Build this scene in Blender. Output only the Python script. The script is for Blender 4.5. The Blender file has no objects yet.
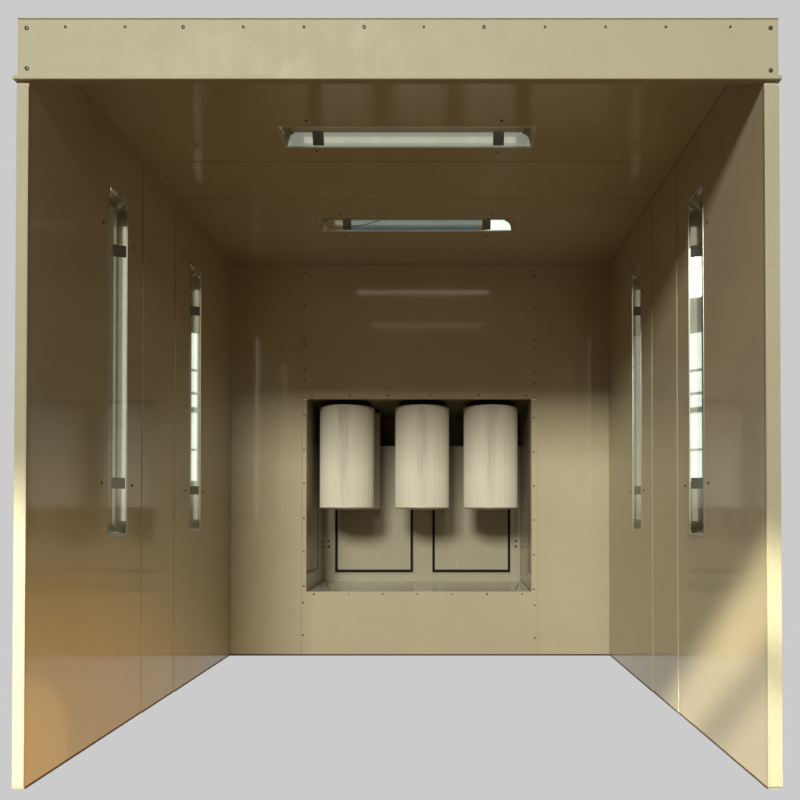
import bpy, bmesh, math, random
from mathutils import Vector, Matrix, noise
random.seed(7)
S = bpy.context.scene
COL = S.collection

# ------------------------------------------------------------------ dimensions (metres)
F_PX, VX, VY = 680.0, 445.0, 514.0         # focal length in pixels, vanishing point
CAMX, CAMY, CAMZ = 0.151, -2.111, 0.850
HW = 1.15                                   # half the inner width
DEP = 2.005                                 # inner depth
CEIL = 2.37
Y1, Y2 = 0.805, 1.150                       # panel joints
def PX(px, y): return CAMX + (px - VX) * (y - CAMY) / F_PX
def PZ(py, y): return CAMZ - (py - VY) * (y - CAMY) / F_PX

# ------------------------------------------------------------------ materials
def new_mat(name):
    m = bpy.data.materials.new(name); m.use_nodes = True
    nt = m.node_tree; nt.nodes.clear()
    out = nt.nodes.new('ShaderNodeOutputMaterial')
    b = nt.nodes.new('ShaderNodeBsdfPrincipled')
    nt.links.new(b.outputs[0], out.inputs['Surface'])
    return m, nt, b, out

def noise_node(nt, scale, detail=4, vec=None, stretch=None, rough=0.5):
    tc = nt.nodes.new('ShaderNodeTexCoord')
    mp = nt.nodes.new('ShaderNodeMapping')
    if vec is None: nt.links.new(tc.outputs['Object'], mp.inputs['Vector'])
    else:
        oi = nt.nodes.new('ShaderNodeObjectInfo'); va = nt.nodes.new('ShaderNodeVectorMath'); va.operation = 'MULTIPLY_ADD'
        nt.links.new(oi.outputs['Random'], va.inputs[0]); va.inputs[1].default_value = (9.0, 7.0, 5.0)
        nt.links.new(tc.outputs['Object'], va.inputs[2]); nt.links.new(va.outputs[0], mp.inputs['Vector'])
    if stretch: mp.inputs['Scale'].default_value = stretch
    n = nt.nodes.new('ShaderNodeTexNoise')
    n.inputs['Scale'].default_value = scale; n.inputs['Detail'].default_value = detail
    n.inputs['Roughness'].default_value = rough
    nt.links.new(mp.outputs[0], n.inputs['Vector'])
    return n
def ramp(nt, src, stops):
    r = nt.nodes.new('ShaderNodeValToRGB')
    el = r.color_ramp.elements
    el[0].position, el[0].color = stops[0][0], (*stops[0][1], 1)
    el[1].position, el[1].color = stops[-1][0], (*stops[-1][1], 1)
    for p, c in stops[1:-1]:
        e = el.new(p); e.color = (*c, 1)
    nt.links.new(src, r.inputs[0]); return r

def paint(name, base, rough=0.16, var=0.05, bump=0.02, spec=0.65, streak=1.7):
    m, nt, b, out = new_mat(name)
    n = noise_node(nt, 1.6, 5, rough=0.6)
    lo = tuple(c * (1 - var) for c in base); hi = tuple(min(1, c * (1 + var)) for c in base)
    r = ramp(nt, n.outputs[0], [(0.3, lo), (0.7, hi)])
    # very fine speckle of the sprayed enamel
    n2 = noise_node(nt, 260, 2)
    r2 = ramp(nt, n2.outputs[0], [(0.3, (0.93,)*3), (0.7, (1.07, 1.07, 1.07))])
    mx = nt.nodes.new('ShaderNodeMixRGB'); mx.blend_type = 'MULTIPLY'; mx.inputs[0].default_value = 1
    nt.links.new(r.outputs[0], mx.inputs[1]); nt.links.new(r2.outputs[0], mx.inputs[2])
    nt.links.new(mx.outputs[0], b.inputs['Base Color'])
    nr = noise_node(nt, 5, 6, rough=0.65)
    rr = ramp(nt, nr.outputs[0], [(0.3, (rough * 0.75,)*3), (0.75, (rough * 1.35,)*3)])
    # wiped-down streaks and faint smears that only change the gloss
    nv = noise_node(nt, 22, 4, stretch=(1, 1, 0.05), rough=0.7)
    rv = ramp(nt, nv.outputs[0], [(0.35, (0.85,)*3), (0.62, (1.0,)*3), (0.75, (streak,)*3)])
    mr = nt.nodes.new('ShaderNodeMixRGB'); mr.blend_type = 'MULTIPLY'; mr.inputs[0].default_value = 1
    nt.links.new(rr.outputs[0], mr.inputs[1]); nt.links.new(rv.outputs[0], mr.inputs[2])
    nt.links.new(mr.outputs[0], b.inputs['Roughness'])
    b.inputs['Specular IOR Level'].default_value = spec
    # orange peel and slow sheet waviness
    nb = noise_node(nt, 7, 2); nb2 = noise_node(nt, 140, 2)
    ad = nt.nodes.new('ShaderNodeMath'); ad.operation = 'MULTIPLY_ADD'
    ad.inputs[1].default_value = 0.02
    nt.links.new(nb2.outputs[0], ad.inputs[0]); nt.links.new(nb.outputs[0], ad.inputs[2])
    bp = nt.nodes.new('ShaderNodeBump'); bp.inputs['Strength'].default_value = 1.0
    bp.inputs['Distance'].default_value = bump * 0.02
    nt.links.new(ad.outputs[0], bp.inputs['Height'])
    nt.links.new(bp.outputs[0], b.inputs['Normal'])
    return m

PAINT = (0.430, 0.382, 0.265)
M_paint = paint('beige_enamel', PAINT, rough=0.10, bump=0.035)
M_bay_shade = paint('beige_enamel_bay_shade', (0.335, 0.308, 0.228), rough=0.2)  # greyer copy of the enamel, the bay's shade put into its colour
M_front_lit = paint('beige_enamel_front_lit', (0.345, 0.326, 0.229), rough=0.55, var=0.025, bump=0.02, spec=0.2, streak=1.05)  # same enamel, the front's different light put into its colour
def simple(name, col, rough, metal=0.0, nscale=30, var=0.12):
    m, nt, b, out = new_mat(name)
    n = noise_node(nt, nscale, 4)
    r = ramp(nt, n.outputs[0], [(0.3, tuple(c*(1-var) for c in col)), (0.7, tuple(min(1, c*(1+var)) for c in col))])
    nt.links.new(r.outputs[0], b.inputs['Base Color'])
    b.inputs['Roughness'].default_value = rough; b.inputs['Metallic'].default_value = metal
    return m
M_rubber = simple('black_rubber', (0.006, 0.006, 0.007), 0.8)
M_rubber.node_tree.nodes['Principled BSDF'].inputs['Specular IOR Level'].default_value = 0.1
M_dark = simple('dark_steel', (0.035, 0.032, 0.028), 0.45)
M_screw = simple('zinc_screw', (0.07, 0.065, 0.055), 0.4, 0.6)
M_alu = simple('polished_reflector', (0.80, 0.80, 0.79), 0.012, 1.0, 12, 0.05)
M_satin = simple('satin_aluminium', (0.66, 0.64, 0.60), 0.30, 1.0, 20, 0.06)
M_white = simple('white_enamel_tray', (0.58, 0.56, 0.52), 0.28, 0.0, 14, 0.05)
M_tube_glow = simple('lamp_tube_added_glow', (0.62, 0.62, 0.58), 0.12, 0.0, 20, 0.03)
M_tube_glow.node_tree.nodes['Principled BSDF'].inputs['Emission Color'].default_value = (1.0, 0.90, 0.68, 1)
M_tube_glow.node_tree.nodes['Principled BSDF'].inputs['Emission Strength'].default_value = 2.7  # tubes are unlit; glow added to put streaks on the back wall
M_floor_gap = simple('brown_floor_gap', (0.055, 0.035, 0.018), 0.6)
M_cap = simple('pale_end_cap', (0.55, 0.52, 0.44), 0.4)

# thin clear glass: straight-through with a Fresnel reflection
M_glass = bpy.data.materials.new('clear_cover_glass'); M_glass.use_nodes = True
nt = M_glass.node_tree; nt.nodes.clear()
o_ = nt.nodes.new('ShaderNodeOutputMaterial'); mix = nt.nodes.new('ShaderNodeMixShader')
tr = nt.nodes.new('ShaderNodeBsdfTransparent'); tr.inputs[0].default_value = (0.90, 0.93, 0.91, 1)
gl = nt.nodes.new('ShaderNodeBsdfGlossy'); gl.inputs['Roughness'].default_value = 0.02
lw = nt.nodes.new('ShaderNodeLayerWeight'); lw.inputs[0].default_value = 0.5
p4 = nt.nodes.new('ShaderNodeMath'); p4.operation = 'POWER'; p4.inputs[1].default_value = 4.0
ma = nt.nodes.new('ShaderNodeMath'); ma.operation = 'MULTIPLY_ADD'; ma.inputs[1].default_value = 0.55; ma.inputs[2].default_value = 0.04
nt.links.new(lw.outputs['Facing'], p4.inputs[0]); nt.links.new(p4.outputs[0], ma.inputs[0])
nt.links.new(ma.outputs[0], mix.inputs[0]); nt.links.new(tr.outputs[0], mix.inputs[1]); nt.links.new(gl.outputs[0], mix.inputs[2])
nt.links.new(mix.outputs[0], o_.inputs[0])

# pleated filter paper with a dusty streak down the middle
def filter_mat():
    m, nt, b, out = new_mat('filter_paper')
    n = noise_node(nt, 150, 4, vec=1, stretch=(1, 1, 0.02), rough=0.7)
    r = ramp(nt, n.outputs[0], [(0.25, (0.565, 0.54, 0.45)), (0.75, (0.63, 0.60, 0.505))])
    tc = nt.nodes.new('ShaderNodeTexCoord'); sp = nt.nodes.new('ShaderNodeSeparateXYZ')
    nt.links.new(tc.outputs['Object'], sp.inputs[0])
    def mth(op, a, bb=None, c=None):
        q = nt.nodes.new('ShaderNodeMath'); q.operation = op
        for i, v in enumerate((a, bb, c)):
            if v is None: continue
            if isinstance(v, (int, float)): q.inputs[i].default_value = v
            else: nt.links.new(v, q.inputs[i])
        return q.outputs[0]
    n2 = noise_node(nt, 12, 4, vec=1, stretch=(1.0, 1.0, 0.5), rough=0.6)
    xo = mth('ADD', sp.outputs[0], mth('MULTIPLY', mth('SUBTRACT', n2.outputs[0], 0.5), 0.035))
    g = mth('DIVIDE', xo, 0.028)
    g = mth('POWER', 2.718, mth('MULTIPLY', mth('MULTIPLY', g, g), -1.0))
    top = mth('MULTIPLY_ADD', sp.outputs[2], 1.1, 0.45)      # stronger near the top of the cartridge
    n3 = noise_node(nt, 420, 3, vec=1, stretch=(1, 1, 0.012))
    st = mth('MULTIPLY', mth('MULTIPLY', g, top), mth('MULTIPLY_ADD', n3.outputs[0], 6.0, -2.4))
    st = mth('MINIMUM', mth('MAXIMUM', st, 0.0), 0.30)
    mx = nt.nodes.new('ShaderNodeMixRGB'); nt.links.new(st, mx.inputs[0])
    nt.links.new(r.outputs[0], mx.inputs[1]); mx.inputs[2].default_value = (0.10, 0.095, 0.07, 1)
    nt.links.new(mx.outputs[0], b.inputs['Base Color'])
    b.inputs['Roughness'].default_value = 0.75
    return m
M_filter = filter_mat()

# ------------------------------------------------------------------ mesh helpers
def link_mesh(name, bm, mat, parent=None, smooth=False, bevel=0.0):
    me = bpy.data.meshes.new(name)
    bmesh.ops.recalc_face_normals(bm, faces=bm.faces)
    bm.to_mesh(me); bm.free()
    if smooth:
        for p in me.polygons: p.use_smooth = True
    me.materials.append(mat)
    o = bpy.data.objects.new(name, me); COL.objects.link(o)
    if parent: o.parent = parent
    if bevel:
        mod = o.modifiers.new('edge', 'BEVEL'); mod.width = bevel; mod.segments = 2
        mod.limit_method = 'ANGLE'; mod.angle_limit = math.radians(40)
        mod.harden_normals = False
    return o
def box(bm, x0, x1, y0, y1, z0, z1):
    v = [bm.verts.new((x, y, z)) for x in (x0, x1) for y in (y0, y1) for z in (z0, z1)]
    for f in ((0,1,3,2), (4,6,7,5), (0,4,5,1), (2,3,7,6), (0,2,6,4), (1,5,7,3)):
        bm.faces.new([v[i] for i in f])
def plate(us, vs, holes, w0, w1, fn):
    """slab on a grid of breaks us x vs between w0 and w1, cells in holes left open; fn maps (u,v,w) to xyz"""
    bm = bmesh.new(); V = {}
    def vert(i, j, k):
        if (i, j, k) not in V: V[(i, j, k)] = bm.verts.new(fn(us[i], vs[j], (w0, w1)[k]))
        return V[(i, j, k)]
    nu, nv = len(us) - 1, len(vs) - 1
    solid = lambda i, j: 0 <= i < nu and 0 <= j < nv and (i, j) not in holes
    for i in range(nu):
        for j in range(nv):
            if not solid(i, j): continue
            for k in (0, 1):
                bm.faces.new([vert(i, j, k), vert(i+1, j, k), vert(i+1, j+1, k), vert(i, j+1, k)])
            for (di, dj, a, b) in ((-1,0,(i,j),(i,j+1)), (1,0,(i+1,j),(i+1,j+1)), (0,-1,(i,j),(i+1,j)), (0,1,(i,j+1),(i+1,j+1))):
                if not solid(i+di, j+dj):
                    bm.faces.new([vert(*a, 0), vert(*b, 0), vert(*b, 1), vert(*a, 1)])
    return bm
def empty(name, loc, label, cat, group=None):
    o = bpy.data.objects.new(name, None); o.empty_display_size = 0.2; COL.objects.link(o)
    o.location = loc; o['label'] = label; o['category'] = cat
    if group: o['group'] = group
    return o

# ------------------------------------------------------------------ the booth
booth = empty('spray_booth', (0, 0, 0), 'open-fronted beige enamelled steel spray booth and recessed filter bay', 'spray booth')

LY = [(0.510, 0.668), (1.330, 1.486)]       # side light cut-outs (depth)
LZ = (0.765, 2.135)
CY = [(0.538, 0.692), (1.358, 1.524)]       # ceiling light cut-outs
CL = 0.510
T = 0.037
ST = 0.0026                                   # each panel set stands this proud of the one in front

def screw(parent, loc, normal, r=0.006):
    bm = bmesh.new()
    seg = 12
    prof = [(r, 0.0), (r, 0.0012), (r*0.8, 0.0028), (r*0.42, 0.0032), (r*0.36, 0.0014), (0.0001, 0.0014)]
    rings = [[bm.verts.new((a*math.cos(2*math.pi*i/seg), a*math.sin(2*math.pi*i/seg), h)) for i in range(seg)] for a, h in prof]
    for A, B in zip(rings, rings[1:]):
        for i in range(seg): bm.faces.new([A[i], A[(i+1)%seg], B[(i+1)%seg], B[i]])
    q = Vector((0, 0, 1)).rotation_difference(Vector(normal))
    bmesh.ops.transform(bm, matrix=Matrix.Translation(loc) @ q.to_matrix().to_4x4(), verts=bm.verts)
    return link_mesh('screw', bm, M_screw, parent, smooth=False)

side_parts = {}
def side_wall(sgn):
    # three panel runs from front to back, separated by hairline joints
    runs = [(0.0005, Y1 - 0.0015, 0), (Y1 + 0.0005, Y2 - 0.0015, 1), (Y2 + 0.0005, DEP + 0.03, 2)]
    for a, b, k in runs:
        inner = HW - ST * k
        lt = [l for l in LY if a < l[0] and l[1] < b]
        if lt:
            us = [a, lt[0][0], lt[0][1], b]; vs = [0.0, LZ[0], LZ[1], 2.43]; holes = {(1, 1)}
        else:
            us = [a, b]; vs = [0.0, 2.43]; holes = set()
        if k == 0:    # runs behind the header
            bm = plate(us, [v if v < 2.4 else 2.386 for v in vs], holes, inner, HW + T, lambda u, v, w: (sgn*w, u, v))
        else:
            bm = plate(us, [v if v < 2.4 else 2.386 for v in vs], holes, inner, HW + T, lambda u, v, w: (sgn*w, u, v))
        o = link_mesh('side_panel', bm, M_paint, booth, bevel=0.0018)
        side_parts[(sgn, k)] = o
for s in (-1, 1): side_wall(s)

# front posts: folded return flange on each side wall, front face towards the viewer
for s in (-1, 1):
    bm = bmesh.new()
    x0, x1 = sorted((s * (HW + 0.001), s * (HW + T + (0.006 if s > 0 else -0.002))))
    box(bm, x0, x1, -0.006, -0.0005, 0.008, 2.188)
    o = link_mesh('front_post', bm, M_front_lit, booth, bevel=0.002)
    bm = bmesh.new()      # bright folded lip along the inner edge
    x0, x1 = sorted((s * (HW - 0.0035), s * (HW + 0.0010)))
    box(bm, x0, x1, -0.0075, 0.0000, 0.008, 2.186)
    link_mesh('edge_lip', bm, M_front_lit, o, bevel=0.0015)

# header
HX = HW + T
bm = bmesh.new(); box(bm, -HX + 0.003, HX + 0.006, -0.004, 0.012, 2.212, 2.397)
header = link_mesh('header', bm, M_front_lit, booth, bevel=0.0025)
bm = bmesh.new()          # hemmed lip below: a folded profile
prof = [(-0.0055, 2.2165), (-0.0110, 2.2155), (-0.0130, 2.213), (-0.0130, 2.2045), (-0.0115, 2.2025), (0.012, 2.2025), (0.012, 2.2105), (-0.0055, 2.2105)]
for xs in ((-HX - 0.0065, HX + 0.0125),):
    A = [bm.verts.new((xs[0], y, z)) for y, z in prof]; B = [bm.verts.new((xs[1], y, z)) for y, z in prof]
    bm.faces.new(A); bm.faces.new(B[::-1])
    for i in range(len(prof)): bm.faces.new([A[i], A[(i+1)%len(prof)], B[(i+1)%len(prof)], B[i]])
link_mesh('lip', bm, M_front_lit, header, bevel=0.001)
bm = bmesh.new(); box(bm, -HX + 0.003, HX + 0.006, -0.006, 0.012, 2.3972, 2.3995)
link_mesh('top_fold', bm, M_paint, header)
for i, x in enumerate((63, 123, 181.5, 242, 303, 363.5, 423.5, 484, 545.5, 606.5, 667, 732)):
    big = x in (181.5, 363.5, 484)
    screw(header, (PX(x, 0), -0.004, PZ(22.6, 0) - 0.004), (0, -1, 0), 0.0058 if big else 0.0042)
for x, y in ((24, 24), (24.5, 65), (772.5, 24), (772.5, 67)):
    screw(header, (PX(x, 0) , -0.004, PZ(y, 0) - 0.003), (0, -1, 0), 0.0068)

# ceiling panels
for a, b, k in [(0.014, Y1 - 0.001, 0), (Y1 + 0.001, Y2 - 0.001, 1), (Y2 + 0.001, DEP + 0.03, 2)]:
    lt = [l for l in CY if a < l[0] and l[1] < b]
    w = HW - ST * k - 0.0015
    zc = CEIL - 0.0015 * k
    if lt: us = [-w, -CL, CL, w]; vs = [a, lt[0][0], lt[0][1], b]; holes = {(1, 1)}
    else: us = [-w, w]; vs = [a, b]; holes = set()
    bm = plate(us, vs, holes, zc, zc + 0.030, lambda u, v, w_: (u, v, w_))
    cp = link_mesh('ceiling_panel', bm, M_paint, booth, bevel=0.0012)
    if k == 0: sc = [(305, 118), (502, 118), (316, 149), (498, 150)]
    elif k == 2: sc = [(339, 212.5), (491, 212.5), (345, 234), (486, 234)]
    else: sc = []
    for x, y in sc:
        d = (CEIL - CAMZ) * F_PX / (VY - y)
        screw(cp, (CAMX + (x - VX) * d / F_PX, CAMY + d, zc), (0, 0, -1), 0.005)
    side_parts[('c', k)] = cp
# screws round the side lights
for s in (-1, 1):
    for k, (a, b) in zip((0, 2), LY):
        xi = s * (HW - ST * k)
        for yy in (a - 0.045, b + 0.045):
            for zz in (1.96, 0.968):
                screw(side_parts[(s, k)], (xi, yy, zz), (-s, 0, 0), 0.0052)

# back wall: two side strips, upper panel, lower panel, edge flanges around the bay
YB = DEP
OX0, OX1 = PX(306.5, YB), PX(531.5, YB)
OZ0, OZ1 = PZ(591.5, YB), PZ(399, YB)
SX0, SX1 = PX(302, YB), PX(537.5, YB)
W2 = HW - 2 * ST
bl = plate([-W2 + 0.001, SX0 - 0.0012], [0.0, CEIL - 0.0034], set(), YB, YB + 0.02, lambda u, v, w: (u, w, v))
back_l = link_mesh('back_panel', bl, M_paint, booth, bevel=0.001)
br = plate([SX1 + 0.0012, W2 - 0.001], [0.0, CEIL - 0.0034], set(), YB, YB + 0.02, lambda u, v, w: (u, w, v))
back_r = link_mesh('back_panel', br, M_paint, booth, bevel=0.001)
bm = plate([SX0, OX0, OX1, SX1], [0.0, OZ0, OZ1 - 0.004], {(1, 1)}, YB - 0.0015, YB + 0.02, lambda u, v, w: (u, w, v))
surround = link_mesh('bay_surround', bm, M_paint, booth, bevel=0.001)
# upper panel with a rolled lip along its bottom edge
bm = bmesh.new()
zb = OZ1
prof = [(YB - 0.004, CEIL - 0.0034), (YB - 0.004, zb + 0.012), (YB - 0.013, zb + 0.0085), (YB - 0.0165, zb + 0.003), (YB - 0.013, zb - 0.0015), (YB + 0.014, zb - 0.0015), (YB + 0.014, CEIL - 0.0034)]
A = [bm.verts.new((SX0 - 0.004, y, z)) for y, z in prof]; B = [bm.verts.new((SX1 + 0.004, y, z)) for y, z in prof]
bm.faces.new(A); bm.faces.new(B[::-1])
for i in range(len(prof)): bm.faces.new([A[i], A[(i+1)%len(prof)], B[(i+1)%len(prof)], B[i]])
upper = link_mesh('upper_panel', bm, M_paint, booth, bevel=0.002)

for y in (272, 305, 338, 345.5, 369, 381): screw(upper, (PX(304.3, YB), YB - 0.004, PZ(y, YB)), (0, -1, 0), 0.0052)
for y in (275, 308, 340, 347.5, 373, 383): screw(upper, (PX(534.8, YB), YB - 0.004, PZ(y, YB)), (0, -1, 0), 0.0052)
for x in (312, 349.5, 388, 430, 479, 526): screw(upper, (PX(x, YB), YB - 0.004, PZ(395.2, YB)), (0, -1, 0), 0.0056)
for y in (415, 449.5, 483, 518, 551.5, 586, 602.5, 635): screw(surround, (PX(304.0 if y < 600 else 303.3, YB), YB - 0.0015, PZ(y, YB)), (0, -1, 0), 0.0052)
for y in (418, 452, 486, 520, 554.5, 589, 605, 637.5): screw(surround, (PX(533.6 if y < 600 else 534.6, YB), YB - 0.0015, PZ(y, YB)), (0, -1, 0), 0.0052)
for x in (314, 349, 383, 417, 452, 487, 522): screw(surround, (PX(x, YB), YB - 0.0015, PZ(593.8, YB)), (0, -1, 0), 0.0058 if x in (314, 487) else 0.0046)

# recessed filter bay (plenum)
RD = 2.590                                    # y of the bay's back panel
UD = 3.05                                     # deeper dark chamber above it
ZS = PZ(446, RD)
t = 0.004
def sheet(name, args, parent=booth, mat=M_paint, bev=0.0):
    bm = bmesh.new(); box(bm, *args); return link_mesh(name, bm, mat, parent, bevel=bev)
RX0, RX1, RZ0, RZ1 = OX0 + 0.001, OX1 - 0.001, OZ0 - 0.006, OZ1 + 0.012
bay = sheet('filter_bay', (RX0 - t, RX0, YB + 0.021, UD, RZ0, RZ1), mat=M_bay_shade)
bay2 = sheet('filter_bay', (RX1, RX1 + t, YB + 0.021, UD, RZ0, RZ1), mat=M_bay_shade)
sheet('bay_floor', (RX0 - t, RX1 + t, YB + 0.021, UD, RZ0 - t, RZ0 - 0.0005), mat=M_bay_shade)
sheet('bay_ceiling', (RX0 - t, RX1 + t, YB + 0.021, UD, RZ1 + 0.0005, RZ1 + t), mat=M_bay_shade)
sheet('bay_back', (RX0 - 0.01, RX1 + 0.01, UD + 0.0002, UD + t, RZ0 - 0.01, RZ1 + 0.01), mat=M_bay_shade)
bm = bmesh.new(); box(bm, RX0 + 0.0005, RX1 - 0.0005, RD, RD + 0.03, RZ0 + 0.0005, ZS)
backp = link_mesh('bay_back_panel', bm, M_bay_shade, booth, bevel=0.002)
# mitred sloping flange along the foot of the bay and its corner gussets
bm = bmesh.new()
za, zc_ = RZ0 + 0.0015, RZ0 + 0.010
vs = [(PX(331, YB) , YB + 0.022, za), (PX(514, YB), YB + 0.022, za), (RX1 - 0.006, RD - 0.001, zc_), (RX0 + 0.006, RD - 0.001, zc_)]
a = [bm.verts.new(v) for v in vs]; b = [bm.verts.new((v[0], v[1], v[2] - 0.001)) for v in vs]
bm.faces.new(a); bm.faces.new(b[::-1])
for i in range(4): bm.faces.new([a[i], a[(i+1)%4], b[(i+1)%4], b[i]])
link_mesh('foot_flange', bm, M_bay_shade, backp)
for xi, xo in ((RX0 + 0.004, PX(329, YB)), (RX1 - 0.004, PX(516, YB))):
    bm = bmesh.new()
    vs = [(xi, YB + 0.024, RZ0 + 0.0045), (xo, YB + 0.024, RZ0 + 0.002), (xi, RD - 0.002, RZ0 + 0.020)]
    a = [bm.verts.new(v) for v in vs]; b = [bm.verts.new((v[0], v[1], v[2] - 0.0012)) for v in vs]
    bm.faces.new(a); bm.faces.new(b[::-1])
    for i in range(3): bm.faces.new([a[i], a[(i+1)%3], b[(i+1)%3], b[i]])
    link_mesh('corner_gusset', bm, M_bay_shade, backp)
# two access hatches with black rubber seals on the bay's back panel
for x0, x1 in ((335.5, 413.0), (432.5, 510.0)):
    xa, xb = PX(x0, RD), PX(x1, RD); z0, z1 = PZ(572, RD), PZ(452, RD)
    w = 0.0155
    bm = plate([xa, xa + w, xb - w, xb], [z0, z0 + w, z1 - w, z1], {(1, 1), (1, 2)}, RD - 0.004, RD - 0.0005, lambda u, v, q: (u, q, v))
    bm2 = bmesh.new(); box(bm2, xa + w + 0.001, xb - w - 0.001, RD - 0.007, RD - 0.0005, z0 + w + 0.001, z1 - w - 0.001)
    h = link_mesh('access_hatch', bm2, M_bay_shade, booth, bevel=0.0018)
    link_mesh('rubber_seal', bm, M_rubber, h)
    w2 = 0.004
    bm = plate([xa - w2 - .001, xa - .001, xb + .001, xb + w2 + .001], [z0 - w2 - .001, z0 - .001, z1 + .001, z1 + w2 + .001], {(1, 1), (1, 2)}, RD - 0.007, RD - 0.0005, lambda u, v, q: (u, q, v))
    link_mesh('trim', bm, M_bay_shade, h)
# dark bolt pairs on the back panel and the bay's side sheets
def bolt(parent, loc, nrm): 
    o = screw(parent, loc, nrm, 0.0085); o.name = 'bolt'; o.data.materials[0] = M_dark
for x in (328.8, 515.6):
    for z in (541, 546.5): bolt(backp, (PX(x, RD), RD, PZ(z, RD)), (0, -1, 0))
for z in (541, 546.5):
    for xx, nx, par in ((RX0, 1, bay), (RX1, -1, bay2)): bolt(par, (xx, RD - 0.07, PZ(z, RD)), (nx, 0, 0))
# side inspection doors on the bay's side sheets, drawn by their dark gaps
for xx, s, yend in ((RX0, 1, YB + 0.36), (RX1, -1, YB + 0.12)):
    zz = PZ(571, YB + 0.2)
    bm = bmesh.new()
    x0, x1 = sorted((xx + s * 0.0004, xx + s * 0.0015))
    box(bm, x0, x1, yend - 0.009, yend, zz, 1.50); box(bm, x0, x1, YB + 0.03, yend - 0.0095, zz, zz + 0.006)
    link_mesh('side_seal', bm, M_dark, bay if s > 0 else bay2)

# dark strip painted for the shadow gap where walls meet the floor
bs = booth
bm = bmesh.new(); box(bm, -HW + 0.001, HW - 0.001, YB - 0.006, YB - 0.002, -0.004, 0.005); link_mesh('floor_gap_strip', bm, M_floor_gap, bs)
for s in (-1, 1):
    bm = bmesh.new()
    for k, (ya, yb) in enumerate(((0.002, Y1 - 0.002), (Y1, Y2 - 0.002), (Y2, YB - 0.008))):
        x0, x1 = sorted((s * (HW - ST*k - 0.0022), s * (HW - ST*k - 0.0003))); box(bm, x0, x1, ya, yb, -0.001, 0.0045)
    link_mesh('floor_gap_strip', bm, M_floor_gap, bs)
# pale corner bead in the back corners
for s in (-1, 1):
    bm = bmesh.new(); x0, x1 = sorted((s * (W2 - 0.0030), s * (W2 - 0.0003))); box(bm, x0, x1, YB - 0.004, YB - 0.0003, 0.007, CEIL - 0.006)
    link_mesh('corner_bead', bm, M_paint, bs)

# ------------------------------------------------------------------ light fixtures
# local frame: x along the length, y across, z into the wall (opening plane z=0, room at z<0)
def make_light(L, W, clips, tilt):
    root = empty('recessed_light', (0, 0, 0), '', 'light')
    H = 0.050; g = 0.0008
    # far side of the tray: polished reflector strip; near side and top: white enamel
    bm = bmesh.new(); off = g + (H - 0.004) * math.tan(math.radians(tilt))
    prof = [(W/2 - g, 0.004), (W/2 - g, H), (W/2 - off, H)]
    A = [bm.verts.new((-L/2 + g, y, z)) for y, z in prof]; B = [bm.verts.new((L/2 - g, y, z)) for y, z in prof]
    bm.faces.new(A); bm.faces.new(B[::-1])
    for i in range(3): bm.faces.new([A[i], A[(i+1)%3], B[(i+1)%3], B[i]])
    link_mesh('reflector', bm, M_alu, root)
    bm = bmesh.new()
    prof = [(-W/2 + g, 0.004), (-W/2 + g, H + 0.002), (W/2 - g, H + 0.002), (W/2 - g, H + 0.0005), (-W/2 + 0.004, H + 0.0005), (-W/2 + 0.003, H - 0.004), (-W/2 + 0.003, 0.004)]
    A = [bm.verts.new((-L/2 + g, y, z)) for y, z in prof]; B = [bm.verts.new((L/2 - g, y, z)) for y, z in prof]
    for i in range(len(prof)): bm.faces.new([A[i], A[(i+1)%len(prof)], B[(i+1)%len(prof)], B[i]])
    link_mesh('tray', bm, M_white, root)
    for s in (-1, 1):                       # curved bright end caps
        bm = bmesh.new(); n = 8; rows = []
        for i in range(n + 1):
            a = i / n * math.pi / 2
            xx = s * (L/2 - 0.004 - 0.035 * (1 - math.cos(a))); zz = 0.006 + (H - 0.010) * math.sin(a)
            rows.append([bm.verts.new((xx, -W/2 + 0.010, zz)), bm.verts.new((xx, W/2 - 0.006, zz))])
        for r0, r1 in zip(rows, rows[1:]): bm.faces.new([r0[0], r0[1], r1[1], r1[0]])
        ec = link_mesh('end_cap', bm, M_satin, root, smooth=True)
        sm = ec.modifiers.new('thick', 'SOLIDIFY'); sm.thickness = 0.0015
    bm = bmesh.new()                        # fluorescent tube with an added glow, hidden behind the near edge
    r = 0.011
    bmesh.ops.create_cone(bm, cap_ends=True, segments=24, radius1=r, radius2=r, depth=L - 0.11)
    bmesh.ops.rotate(bm, cent=(0, 0, 0), matrix=Matrix.Rotation(math.pi/2, 3, 'Y'), verts=bm.verts)
    bmesh.ops.translate(bm, vec=(0, -W/2 + 0.0150, 0.035), verts=bm.verts)
    link_mesh('tube', bm, M_tube_glow, root, smooth=True)
    for c in clips:
        bm = bmesh.new(); w = 0.022
        prof = [(W/2 - 0.0035, 0.006), (W/2 - off - 0.0035, H - 0.001), (W/2 - off - 0.008, H - 0.001), (W/2 - 0.008, 0.006)]
        A = [bm.verts.new((c - w, y, z)) for y, z in prof]; B = [bm.verts.new((c + w, y, z)) for y, z in prof]
        bm.faces.new(A); bm.faces.new(B[::-1])
        for i in range(4): bm.faces.new([A[i], A[(i+1)%4], B[(i+1)%4], B[i]])
        link_mesh('clip', bm, M_dark, root)
    bm = bmesh.new(); box(bm, -L/2 + 0.002, L/2 - 0.002, -W/2 + 0.002, W/2 - 0.002, 0.0015, 0.0035)
    link_mesh('cover_glass', bm, M_glass, root)
    f = 0.004                               # thin bare-metal frame
    bm = plate([-L/2 - 0.001, -L/2 + f, L/2 - f, L/2 + 0.001], [-W/2 - 0.001, -W/2 + f, W/2 - f, W/2 + 0.001], {(1, 1)}, -0.0012, 0.0008, lambda u, v, q: (u, v, q))
    link_mesh('frame', bm, M_satin, root)
    return root
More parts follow.
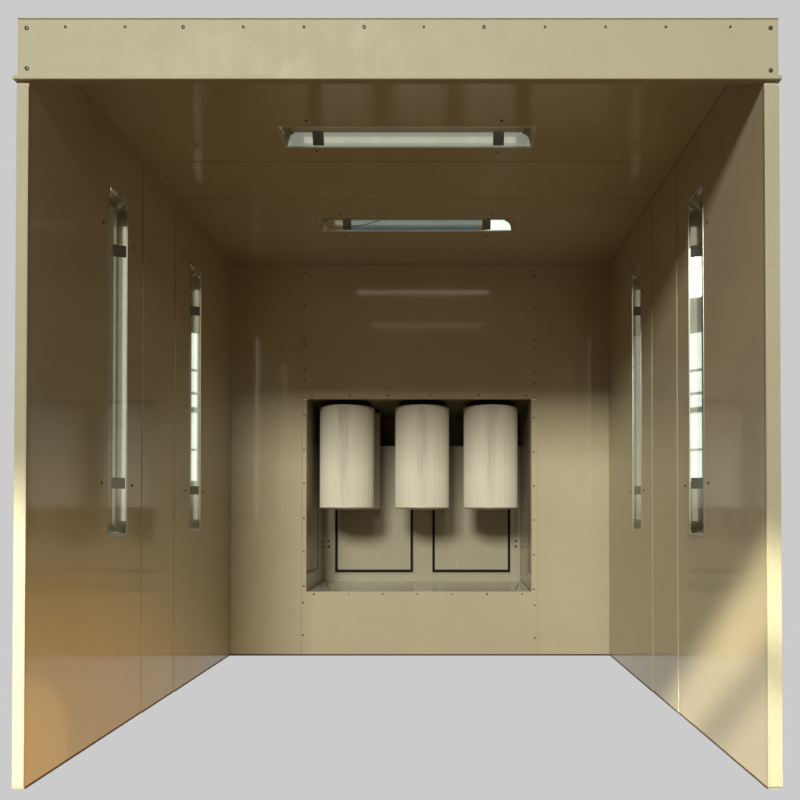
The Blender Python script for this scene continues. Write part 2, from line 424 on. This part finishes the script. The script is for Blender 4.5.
def copy_tree(o, parent=None):
    c = o.copy(); COL.objects.link(c); c.parent = parent
    for ch in [q for q in bpy.data.objects if q.parent == o]:
        d = ch.copy(); COL.objects.link(d); d.parent = c
    return c
GR = 'recessed strip lights in the booth walls and ceiling'
cl_src = make_light(2 * CL, CY[0][1] - CY[0][0], (-0.372, 0.372), 26)
sl_src = make_light(LZ[1] - LZ[0], LY[0][1] - LY[0][0], (-0.475, 0.475), 20)
def place(o, mtx, label):
    o.matrix_world = mtx; o['label'] = label; o['category'] = 'light'; o['group'] = GR
# ceiling: x->x, y->y(back), z->up
def M3(xa, ya, za, loc):
    m = Matrix.Identity(4)
    for i, c in enumerate((xa, ya, za)):
        for j in range(3): m[j][i] = c[j]
    m.translation = loc; return m
c2 = copy_tree(cl_src)
place(cl_src, M3((1,0,0), (0,1,0), (0,0,1), (0, sum(CY[0])/2, CEIL)), 'long clear-covered strip light in the booth ceiling nearest the front header')
place(c2, M3((1,0,0), (0,1,0), (0,0,1), (0, sum(CY[1])/2, CEIL - 0.003)), 'narrower-looking blue-tinged strip light in the rear half of the booth ceiling')
def wire(parent, pts, r=0.0016):      # loose lead lying behind the cover
    bm = bmesh.new(); rings = []
    for i, p in enumerate(pts):
        d = (Vector(pts[min(i+1, len(pts)-1)]) - Vector(pts[max(i-1, 0)])).normalized()
        a = d.cross(Vector((0, 0, 1))).normalized(); b_ = d.cross(a)
        rings.append([bm.verts.new(Vector(p) + r*(math.cos(t_)*a + math.sin(t_)*b_)) for t_ in [k*math.pi/3 for k in range(6)]])
    for A, B in zip(rings, rings[1:]):
        for i in range(6): bm.faces.new([A[i], A[(i+1)%6], B[(i+1)%6], B[i]])
    return link_mesh('wire', bm, simple('red_brown_wire', (0.16, 0.035, 0.02), 0.5), parent, smooth=True)
wire(c2, [(-0.46 + 0.31*q/20, 0.060 - 0.085*(q/20)**3, 0.012 + 0.020*(q/20)**2) for q in range(21)])
side_l = [sl_src] + [copy_tree(sl_src) for _ in range(3)]
zc = (LZ[0] + LZ[1]) / 2
labs = ['tall grey strip light in the left wall nearest the open front', 'tall strip light in the left wall close to the back corner',
        'tall strip light with bright white window reflections in the right wall nearest the front', 'slim tall strip light in the right wall close to the back corner']
i = 0
for s in (-1, 1):
    for k, ly in zip((0, 2), LY):
        # length axis up, across axis to the back, depth axis outwards
        za = (s, 0, 0); ya = (0, 1, 0); xa = (0, 0, s * -1.0) if False else None
        xa = tuple(Vector(ya).cross(Vector(za)))
        place(side_l[i], M3(xa, ya, za, (s * (HW - ST * k), sum(ly)/2, zc)), labs[i]); i += 1

# ------------------------------------------------------------------ filter cartridges
def cartridge(R, H, pleats, name='filter_cartridge'):
    root = empty(name, (0, 0, 0), '', 'filter')
    bm = bmesh.new(); n = pleats * 4
    rnd = random.Random(3)
    rad = []
    for i in range(n):
        ph = (i % 4)
        base = (R, R - 0.0009, R - 0.0015, R - 0.0009)[ph]
        rad.append(base + rnd.uniform(-0.0003, 0.0003))
    rings = []
    for h in (-H/2 + 0.006, -H/6, H/6, H/2 - 0.010):
        rings.append([bm.verts.new((rad[i]*math.cos(2*math.pi*i/n), rad[i]*math.sin(2*math.pi*i/n), h)) for i in range(n)])
    for A, B in zip(rings, rings[1:]):
        for i in range(n): bm.faces.new([A[i], A[(i+1)%n], B[(i+1)%n], B[i]])
    link_mesh('pleated_paper', bm, M_filter, root)
    def lathe(prof, nm, mat):
        bm = bmesh.new(); seg = 96
        rg = [[bm.verts.new((max(a,1e-4)*math.cos(2*math.pi*i/seg), max(a,1e-4)*math.sin(2*math.pi*i/seg), h)) for i in range(seg)] for a, h in prof]
        for A, B in zip(rg, rg[1:]):
            for i in range(seg): bm.faces.new([A[i], A[(i+1)%seg], B[(i+1)%seg], B[i]])
        return link_mesh(nm, bm, mat, root, smooth=False)
    k = R / 0.17
    lathe([(R + 0.0005, -H/2 + 0.006), (R + 0.001, -H/2 + 0.0035), (R*0.985, -H/2), (R*0.75, -H/2 - 0.006*k), (R*0.4, -H/2 - 0.010*k), (0, -H/2 - 0.011*k)], 'bottom_cap', M_cap)
    lathe([(R - 0.001, H/2 - 0.010), (R + 0.0012, H/2 - 0.009), (R + 0.0012, H/2 - 0.003), (R*0.98, H/2), (0, H/2)], 'top_cap', M_cap)
    lathe([(0, H/2 + 0.001), (R*0.88, H/2 + 0.001), (R*0.90, H/2 + 0.006), (R*0.90, H/2 + 0.016), (R*0.84, H/2 + 0.030), (0, H/2 + 0.030)], 'mount_seal', M_rubber)
    return root
YC = 2.212
ztop, zbot = PZ(408.4, YC), PZ(508.2, YC)
Hc = ztop - zbot; Rc = 26.9 * (YC - CAMY) / F_PX
c1 = cartridge(Rc, Hc, 110)
carts = [c1, copy_tree(c1), copy_tree(c1)]
GC = 'pleated filter cartridges hanging in the bay'
for o, px, lab, rz in zip(carts, (347.2, 422.2, 490.6), (
        'cream pleated filter cartridge hanging leftmost in the bay before a narrow one',
        'cream pleated filter cartridge hanging in the middle of the bay between two like it',
        'cream pleated filter cartridge hanging at the right of the bay'), (0.0, 0.04, -0.05)):
    o.location = (PX(px, YC), YC, (ztop + zbot)/2); o.rotation_euler.z = rz
    o['label'] = lab; o['category'] = 'filter'; o['group'] = GC
YR = 2.49
Rr = 0.095
cr = cartridge(Rr, Hc + 0.01, 44)
cr.location = (PX(380.3, YR) - Rr, YR, (ztop + zbot)/2 + 0.003)
cr['label'] = 'narrow shaded filter cartridge showing behind the leftmost front cartridge'; cr['category'] = 'filter'; cr['group'] = GC

# ------------------------------------------------------------------ world: plain grey studio surround ahead, hall behind the camera
w = bpy.data.worlds.new('World'); S.world = w; w.use_nodes = True
nt = w.node_tree; nt.nodes.clear()
wo = nt.nodes.new('ShaderNodeOutputWorld'); bg = nt.nodes.new('ShaderNodeBackground')
nt.links.new(bg.outputs[0], wo.inputs[0])
tc = nt.nodes.new('ShaderNodeTexCoord'); sp = nt.nodes.new('ShaderNodeSeparateXYZ')
nt.links.new(tc.outputs['Generated'], sp.inputs[0])
X, Y, Z = sp.outputs
def mth(op, a, b=None, c=None, clamp=False):
    q = nt.nodes.new('ShaderNodeMath'); q.operation = op; q.use_clamp = clamp
    for i, v in enumerate((a, b, c)):
        if v is None: continue
        if isinstance(v, (int, float)): q.inputs[i].default_value = v
        else: nt.links.new(v, q.inputs[i])
    return q.outputs[0]
def smooth(v, lo, hi):
    q = nt.nodes.new('ShaderNodeMapRange'); q.interpolation_type = 'SMOOTHSTEP'
    nt.links.new(v, q.inputs[0]); q.inputs[1].default_value = lo; q.inputs[2].default_value = hi
    return q.outputs[0]
def inside(v, lo, hi, s=0.004): return mth('MULTIPLY', smooth(v, lo - s, lo + s), mth('SUBTRACT', 1.0, smooth(v, hi - s, hi + s)))
def mixc(f, a, b):
    q = nt.nodes.new('ShaderNodeMixRGB'); nt.links.new(f, q.inputs[0])
    for i, v in ((1, a), (2, b)):
        if isinstance(v, tuple): q.inputs[i].default_value = (*v, 1)
        else: nt.links.new(v, q.inputs[i])
    return q.outputs[0]
GREY = (0.597, 0.597, 0.597)
HALL_UP = (0.060, 0.045, 0.023)
HALL_LO = (0.165, 0.090, 0.024)
DOWN = (0.155, 0.083, 0.020)
hall = mixc(smooth(Z, -0.10, -0.02), HALL_LO, HALL_UP)
negy = mth('MAXIMUM', mth('MULTIPLY', Y, -1.0), 0.02)
u = mth('DIVIDE', X, negy); v = mth('DIVIDE', Z, negy); au = mth('ABSOLUTE', u)
# tall windows of the hall with dark glazing bars
winc = None
def add(a, b): return b if a is None else mth('MAXIMUM', a, b)
for lo, hi in ((0.262, 0.46),):
    pass
rows = [(0.0485, 0.0926), (0.0956, 0.1485), (0.157, 0.175), (0.179, 0.209), (0.213, 0.266), (0.3426, 0.3765), (0.3926, 0.4294), (0.432, 0.475)]
seg = None
for a, b in rows: seg = add(seg, inside(v, a, b, 0.0015))
colR = mth('MULTIPLY', inside(u, -0.378, -0.338, 0.001), seg)
colL = mth('MULTIPLY', inside(u, 0.3545, 0.3625, 0.001), mth('MULTIPLY', seg, inside(v, 0.03, 0.268)))
topL = mth('MULTIPLY', inside(u, 0.345, 0.366), inside(v, 0.345, 0.372))
low_glint = mth('MULTIPLY', inside(u, 0.064, 0.105), inside(v, -0.61, -0.50))  # bright patch added below the horizon for the rear ceiling reflector
win = add(add(colR, colL), add(topL, low_glint))
blue = mth('MULTIPLY', inside(u, -0.155, 0.055, 0.02), inside(v, -0.62, -0.49, 0.008))  # added bluish patch for the rear ceiling reflector to mirror
hall = mixc(blue, hall, (0.045, 0.125, 0.175))
grey_l = mth('MULTIPLY', inside(au, 0.235, 0.50, 0.02), inside(v, 0.02, 0.62, 0.02))  # added grey patch so the side reflectors mirror grey
hall = mixc(grey_l, hall, (0.33, 0.33, 0.30))
ceil_l = mth('MULTIPLY', inside(u, -0.32, 0.22, 0.03), inside(v, -0.475, -0.36, 0.008))  # added pale patch for the front ceiling reflector to mirror
hall = mixc(ceil_l, hall, (0.60, 0.57, 0.52))
hall = mixc(win, hall, (2.5, 2.5, 2.45))
front = mth('MULTIPLY', smooth(Y, -0.16, -0.04), smooth(Z, -0.78, -0.68))
lowm = smooth(Z, -0.78, -0.68)
col = mixc(lowm, DOWN, mixc(smooth(Y, -0.16, -0.04), hall, GREY))
nt.links.new(col, bg.inputs[0]); bg.inputs[1].default_value = 1.0

# ------------------------------------------------------------------ lamps
def area(name, loc, target, sx, sy, power, color, spread=180):
    l = bpy.data.lights.new(name, 'AREA'); l.shape = 'RECTANGLE'; l.size = sx; l.size_y = sy
    l.energy = power; l.color = color; l.spread = math.radians(spread)
    o = bpy.data.objects.new(name, l); COL.objects.link(o); o.location = loc
    o.rotation_euler = (Vector(target) - Vector(loc)).to_track_quat('-Z', 'Y').to_euler()
    return o
# high hall window in front of the booth: comes in under the header at about 22 degrees
area('hall_window', (-2.85, -14.0, 7.95), (0, 0, 1.3), 3.8, 3.1, 2820, (1.0, 0.985, 0.875))
area('hall_window_far', (1.3, -14.0, 7.85), (0, 0, 1.3), 1.5, 2.6, 330, (1.0, 0.985, 0.875))
def spot(name, loc, target, power, color, angle, blend, radius):
    l = bpy.data.lights.new(name, 'SPOT'); l.energy = power; l.color = color
    l.spot_size = math.radians(angle); l.spot_blend = blend; l.shadow_soft_size = radius
    o = bpy.data.objects.new(name, l); COL.objects.link(o); o.location = loc
    o.rotation_euler = (Vector(target) - Vector(loc)).to_track_quat('-Z', 'Y').to_euler()
# added spot for the orange glow thrown back by the sunlit hall floor on to the foot of the left wall
spot('floor_glow', (2.6, -3.4, 0.55), (-1.15, 0.08, -0.42), 900, (1.0, 0.52, 0.05), 31, 1.0, 0.3)
spot('reflection_spot', (2.6, -3.4, 0.55), (-1.15, -0.13, 0.10), 300, (1.0, 0.58, 0.12), 6.4, 0.16, 0.03)  # added spot imitating a reflected patch low on the left wall
# sunlight through a window: a collimated shaft falling to the right, its top edge cutting the front at z ~0.9
def shaft(name, x0, x1, ztop, zbot, dirv, power, color, spread):
    d = Vector(dirv).normalized(); dist = 5.0
    # frame of the lamp perpendicular to d, its x axis horizontal
    X_ = d.cross(Vector((0, 0, 1))).normalized(); U_ = X_.cross(d).normalized()
    c = Vector(((x0 + x1)/2, 0, (ztop + zbot)/2))
    hx = abs((x1 - x0) * X_.x); hz = (ztop - zbot) * U_.z
    l = bpy.data.lights.new(name, 'AREA'); l.shape = 'RECTANGLE'; l.size = hx; l.size_y = hz
    l.energy = power * hx * hz; l.color = color; l.spread = math.radians(spread)
    o = bpy.data.objects.new(name, l); COL.objects.link(o); o.location = c - d * dist
    m = Matrix.Identity(4)
    for i, a in enumerate((X_, U_, -d)):
        for j in range(3): m[j][i] = a[j]
    m.translation = c - d * dist; o.matrix_world = m
    return o
shaft('sun_shaft', 0.15, 1.5, 0.885, 0.57, (0.55, 1, -1.02), 11.2, (1.0, 0.90, 0.70), 2.6)
shaft('sun_shaft_low', 0.15, 1.5, 0.47, -0.8, (0.55, 1, -1.02), 9.8, (1.0, 0.91, 0.74), 2.6)
shaft('sun_shaft_side', -1.4, -1.13, 0.90, -0.3, (0.10, 1, -0.80), 15.0, (1.0, 0.96, 0.86), 4)

# ------------------------------------------------------------------ camera and render
cam = bpy.data.cameras.new('camera'); co = bpy.data.objects.new('camera', cam); COL.objects.link(co)
co.location = (CAMX, CAMY, CAMZ)
co.rotation_euler = (math.radians(90 + 0.67), 0, 0)
cam.sensor_width = 36; cam.lens = F_PX / 800 * 36
cam.shift_x = -(VX - 400) / 800
cam.shift_y = (VY - 8.0 - 400) / 800
cam.clip_start = 0.05; cam.clip_end = 200
S.camera = co
S.render.resolution_x = S.render.resolution_y = 1024
S.view_settings.view_transform = 'Standard'; S.view_settings.look = 'None'
S.view_settings.exposure = 0; S.view_settings.gamma = 1
S.cycles.max_bounces = 10; S.cycles.diffuse_bounces = 5; S.cycles.glossy_bounces = 6
